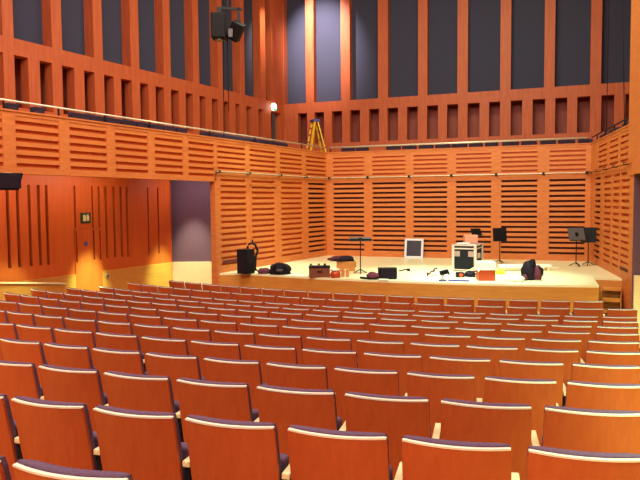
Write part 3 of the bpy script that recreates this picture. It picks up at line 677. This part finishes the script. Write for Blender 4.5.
# clutter: small desk lamp clamp on a white sheet
o, u = thing('desk_lamp', 442.5, 281.2, 'small black clip lamp with a blue base in front of the flight case', 'lamp')
b = MB(); b.tube([(0, 0, 0), (0, 0, .035)], .09, 16); b.build('base', M['bluepl'], o); b = MB(); b.tube([(0, 0, .03), (.01, 0, 7*u)], .03, 8); b.build('stem', M['white'], o)
b = MB(); b.bar((-2.5*u, 0, 8*u), (6*u, .02, 10*u), .13, .10); b.build('head', M['black'], o, .02); b = MB(); b.bar((5*u, .01, 9.6*u), (7*u, 0, 6.5*u), .04); b.build('arm', M['black'], o)
o, u = thing('cable_coil', 433.5, 276, 'loose coil of brown cable left of the clip lamp', 'cable')
b = MB(); pp = [(a*.9*u - 7*u + 1.2*math.cos(a)*u, .12*math.sin(a*1.3), .02 + .03*abs(math.sin(a)) + .012*a) for a in [k*.55 for k in range(22)]]; b.tube(pp, .022, 6); b.build('loops', M['maroon'], o, smooth=True)
b = MB(); b.poly([(-.35, -.1), (.28, -.13), (.32, .13), (-.3, .14)], 0, .006); q = b.build('paper_sheet', M['paper'], loc=on_stage(426, 279.6)); tag(q, 'white paper sheet under the coil of cable left of the clip lamp', 'paper')
b = MB(); b.box(-.2, .28, -.03, .03, 0, .035); q = b.build('purple_stick', M['bluepl'], loc=on_stage(457, 281.2)); tag(q, 'flat purple strip lying right of the clip lamp base', 'strip')
# flight case
o, u = thing('flight_case', 464, 271.5, 'large black and silver flight case on wheels, right of centre on the stage', 'flight case', PSI - .48)
w, h, z0 = 11.2*u, 27*u, 1.2*u
b = MB(); b.box(-w, w, 0, .75, z0, h - 4*u); bo_ = b.build('body', M['black'], o, .006)
b = MB(); b.box(-w, w, 0, .75, h - 3.6*u, h); b.build('lid', M['black'], o, .008)
for sx in (-1, 1):
    for y0 in (-.012, .71):
        b = MB(); b.box(sx*w - .035, sx*w + .035, y0, y0 + .05, z0, h); b.build('corner_edge', M['casealu'], o, .004)
b = MB(); b.box(-w + .02, w - .02, .02, .73, h, h + .004); b.build('lid_sheet', M['casealu'], o)
for zz_ in (z0 + .01, h - 4*u, h - .017):
    b = MB(); b.box(-w, w, -.014, .0, zz_ - .017, zz_ + .017); b.box(w, w + .014, 0, .75, zz_ - .017, zz_ + .017); b.build('edge_rail', M['casealu'], o)
for x0, x1 in ((-w + .04, -4.2*u), (4.2*u, w - .04)): b = MB(); b.box(x0, x1, -.01, .0, h - 12*u, h - 6.5*u); b.build('label_panel', M['caselabel'], o)
b = MB(); b.box(w, w + .02, .25, .5, h - 14*u, h - 9*u); b.build('handle', M['casealu'], o)
for sx in (-.8, .8):
    for yy in (.1, .65): b = MB(); b.tube([(sx*w - .03, yy, .6*u), (sx*w + .03, yy, .6*u)], .6*u, 12); b.build('wheel', M['black'], o)
pc = o.location; ctop = Vector((0, 0, h))
def on_case(x, y): return pc + Matrix.Rotation(PSI - .48, 3, 'Z') @ Vector((x, y, h + .024))
o = empty('pink_box', on_case(2*u, .42), PSI, 'pinkish flat-sided box on top of the flight case', 'box')
b = MB(); b.box(-6*u, 7*u, -.1, .12, 0, 8*u); b.build('body', M['pink'], o, .01); b = MB(); b.box(-6.1*u, 7.1*u, -.105, .125, 5.5*u, 8.1*u); b.build('lid', M['pink'], o, .008)
b = MB(); b.poly([(-.15, -.08), (.16, -.08), (.16, .07), (-.15, .07)], 0, .012); q = b.build('white_papers', M['paper'], loc=on_case(-.05, .10)); q.rotation_euler = (0, 0, .2); tag(q, 'white papers lying on the front of the flight case lid', 'paper')
# dark small things before the case
o, u = thing('orange_tin', 461, 277.6, 'small dark tin with an orange face in front of the flight case', 'tin')
b = MB(); b.box(-4*u, 3.6*u, 0, .2, 0, 5*u); b.build('body', M['darkbag'], o, .01); b = MB(); b.tube([(0, -.001, 2.6*u), (0, -.02, 2.6*u)], 2.1*u, 16); b.build('face', M['orangepl'], o)
o, u = thing('dark_pouch', 470.3, 276.5, 'dark pouch between the tin and the cool box', 'pouch')
b = MB(); b.blob((0, 0, 0), (5.6*u, .14, 3.8*u), 31, .12); b.build('body', M['darkbag'], o, smooth=True); b = MB(); b.tube([(-4*u, -.1, 1*u), (-1*u, -.2, .6*u), (5*u, -.22, .5*u)], .02, 6); b.build('strap', M['black'], o)
p0 = on_stage(466, 272) ; u = 1/ppm(p0)
b = MB(); b.bar((0, -.12, .6*u), (13*u, -.12, 8.2*u), .035, .035); q = b.build('pale_stick', M['palewood'], loc=p0); q.rotation_euler = (0, 0, PSI); tag(q, 'pale wooden stick leaning from the floor against the cool box', 'stick')
# cool box
o, u = thing('cool_box', 487.4, 281, 'orange cool box with a white lid at the front of the stage', 'cool box')
b = MB(); b.box(-8.2*u, 8.2*u, 0, .34, 0, 10.8*u); b.build('body', M['orangepl'], o, .02); b = MB(); b.box(-8.5*u, 8.5*u, -.015, .36, 10.8*u, 19*u); lid = b.build('lid', M['white'], o, .012)
b = MB(); b.tube([(-9.2*u, .17, 12*u), (-9.2*u, .0, 11*u), (-9.0*u, -.03, 10*u)], .016, 6); b.build('handle', M['white'], o)
o, u = thing('yellow_pouch', 500, 274, 'small bright yellow pouch behind the cool box', 'pouch')
b = MB(); b.blob((0, 0, 0), (5.4*u, .12, 3*u), 41, .08); b.build('body', M['yellowcloth'], o, smooth=True); b = MB(); b.box(-1*u, 1*u, -.1, .1, 3.5*u, 4.6*u); b.build('flap', M['yellowcloth'], o)
o, u = thing('low_bench', 520, 271, 'long low pale bench on the stage behind the backpack', 'bench')
b = MB(); b.box(-20*u, 32*u, 0, .24, 3.4*u, 6.0*u); b.build('top', M['white'], o, .006)
for x in (-17*u, 29*u): b = MB(); b.box(x - .03, x + .03, .02, .22, 0, 3.6*u); b.build('leg', M['palewood'], o)
b = MB(); b.blob((0, 0, 0), (9*u*.9, .22, 3.2*u), 51, .1); p0 = on_stage(514, 281); q = b.build('white_bundle', M['paper'], loc=p0, smooth=True); tag(q, 'crumpled white sheet heaped left of the backpack', 'sheet')
# backpack
o, u = thing('backpack', 531.5, 280, 'dark maroon backpack standing at the right front of the stage', 'bag')
b = MB(); b.blob((-1*u, .1, 0), (8.0*u, .2, 13*u), 61, .06); bd = b.build('body', M['darkbag'], o, smooth=True)
b = MB(); b.blob((5.5*u, .0, 1*u), (4.4*u, .14, 9*u), 62, .08); b.build('side_pocket', M['maroon'], o, smooth=True)
b = MB(); b.blob((-7*u, 0, 0), (3*u, .12, 4*u), 63, .08); b.build('pocket', M['maroon'], o, smooth=True)
b = MB(); b.tube([(-2*u, -.06, 18*u), (-1*u, -.1, 21*u), (1.5*u, -.08, 20.5*u), (2.5*u, -.04, 17*u)], .025, 6); b.build('handle', M['black'], o, smooth=True)
b = MB(); b.tube([(6*u, -.1, 14*u), (9*u, -.13, 11*u), (9.5*u, -.1, 6*u), (7*u, -.1, 1*u)], .025, 6); b.build('strap', M['black'], o, smooth=True)
b = MB(); b.poly([(-.3, -.1), (.3, -.12), (.34, .1), (-.3, .12)], 0, .006); q = b.build('paper_sheet', M['paper'], loc=on_stage(563, 266.4)*1); q.location = on_stage(546, 267.5); tag(q, 'white sheet on the boards between the backpack and the right music stands', 'paper')

# ------------------------------------------------------------------ camera
cd = bpy.data.cameras.new('camera'); cam = bpy.data.objects.new('camera', cd); C.objects.link(cam)
fw = ray(320, 240); rt = (ray(321, 240) - fw)*F; up = (ray(320, 239) - fw)*F
m = Matrix.Identity(4); m.col[0][:3] = rt.normalized(); m.col[1][:3] = up.normalized(); m.col[2][:3] = (-fw).normalized(); m.col[3][:3] = CAM
cam.matrix_world = m; cd.sensor_width = 36; cd.lens = F/640*36; cd.clip_end = 200; cd.clip_start = .05
bpy.context.scene.camera = cam

# ------------------------------------------------------------------ lights
def area(name, loc, target, sx, sy, e, col):
    l = bpy.data.lights.new(name, 'AREA'); l.shape = 'RECTANGLE'; l.size = sx; l.size_y = sy; l.energy = e; l.color = col
    o = bpy.data.objects.new(name, l); C.objects.link(o); o.location = loc
    o.rotation_euler = (Vector(target) - Vector(loc)).to_track_quat('-Z', 'Y').to_euler(); return o
def spot(name, loc, target, e, ang, blend, col, r=.1):
    l = bpy.data.lights.new(name, 'SPOT'); l.energy = e; l.spot_size = math.radians(ang); l.spot_blend = blend; l.color = col; l.shadow_soft_size = r
    o = bpy.data.objects.new(name, l); C.objects.link(o); o.location = loc
    o.rotation_euler = (Vector(target) - Vector(loc)).to_track_quat('-Z', 'Y').to_euler(); return o
WARM = (1, .86, .68)
area('house_light_rear', (-2.5, -3.5, 11.8), (-3.5, 9, 1), 12, 3, 2500, WARM)
area('house_light_mid', (-4, 7, 12.3), (-4, 8, 0), 10, 6, 1300, WARM)
scn = on_stage(440, 272)
area('stage_light', (scn.x, scn.y - .5, 12.2), (scn.x, scn.y + .8, 1), 5, 2.5, 950, (.84, 1, .60))
for (px, py, e) in ((280, 268, 300), (430, 274, 560), (500, 277, 520)):
    p = on_stage(px, py); spot('stage_spot', (p.x + .3, p.y - 2.5, 11.5), p, e*17, 27, .9, (.62, 1, .70), .15)
YEL = (.50, 1, .46)
for (P_, px, py, n, e) in ((LW, 86, 290, -1.5, 1000), (LW, 160, 280, -1.5, 620), (LW, 8, 290, -1.4, 260)):
    q = P_.pt(P_.t(px, 230), n, Z_BOT - .1); tg = P_.pt(P_.t(px, 230), 0, .55); spot('under_balcony_light', q, tg, e*3, 30, 1, YEL, .1)
q = RCP.pt(RCP.t(196, 230), -1.1, Z_BOT + .2); spot('recess_light', q, RCP.pt(RCP.t(194, 230), 0, 1.0), 800, 42, 1, (.92, 1, .62), .1); area('recess_light', RCP.pt(RCP.t(202, 230), -.9, Z_BOT + .26), RCP.pt(RCP.t(196, 230), 0, 1.6), 1.0, .2, 55, (1, .85, .8))
for tq in (9.2, 11.6, 14.0):
    q = LW.pt(tq, -1.0, Z_BOT + .24); area('soffit_light', q, LW.pt(tq, 0, 1.9), 1.8, .2, 40, (1, .86, .66))
q = RIGHT.pt(RE + 2.0, .1, Z_BOT + .1); spot('aisle_light', q, RIGHT.pt(RE + 2.0, .2, .2), 1000, 75, .8, YEL, .08)
for k in (1, 3, 5, 8, 11):
    p = arcp(row_r(k), TH[k-1] + (NS[k-1] + 1.6)*WO/row_r(k), rowz(k)); spot('aisle_light', (p.x + .7, p.y - .8, 5.5), p, 1700, 50, .8, YEL, .08)
area('gallery_wash', (-3.5, 14.5, 11.9), (-9, 26, 8), 6, 1.5, 60, WARM); area('gallery_wash', (-3.5, 12, 11.9), (-14, 17, 8), 1.5, 8, 620, WARM)
spot('aisle_seat_fill', (2.4, .6, 3.9), (.95, 6.5, 1.2), 1300, 46, 1, YEL, .1)  # added yellow fill for the aisle-end seat backs, no wall lamp known there
tt = BUP.t(296, 50); spot('gallery_light', BUP.pt(tt + .9, -3.2, 12.3), BUP.pt(tt + 1.0, .3, 9.4), 6500, 52, 1, (1, .9, .78), .1)
tt = LUP.t(264, 50); spot('gallery_light', LUP.pt(tt, -1.6, 12.3), LUP.pt(tt, 0, 9.6), 2200, 26, 1, (1, .9, .6), .1)

w = bpy.data.worlds.new('world'); bpy.context.scene.world = w; w.use_nodes = True
w.node_tree.nodes['Background'].inputs[0].default_value = (.5, .38, .32, 1); w.node_tree.nodes['Background'].inputs[1].default_value = .12
sc = bpy.context.scene
sc.view_settings.view_transform = 'Standard'; sc.view_settings.look = 'None'; sc.view_settings.gamma = 1; sc.view_settings.use_curve_mapping = False
sc.view_settings.exposure = -0.25
sc.cycles.use_denoising = True; sc.cycles.max_bounces = 6; sc.cycles.diffuse_bounces = 4
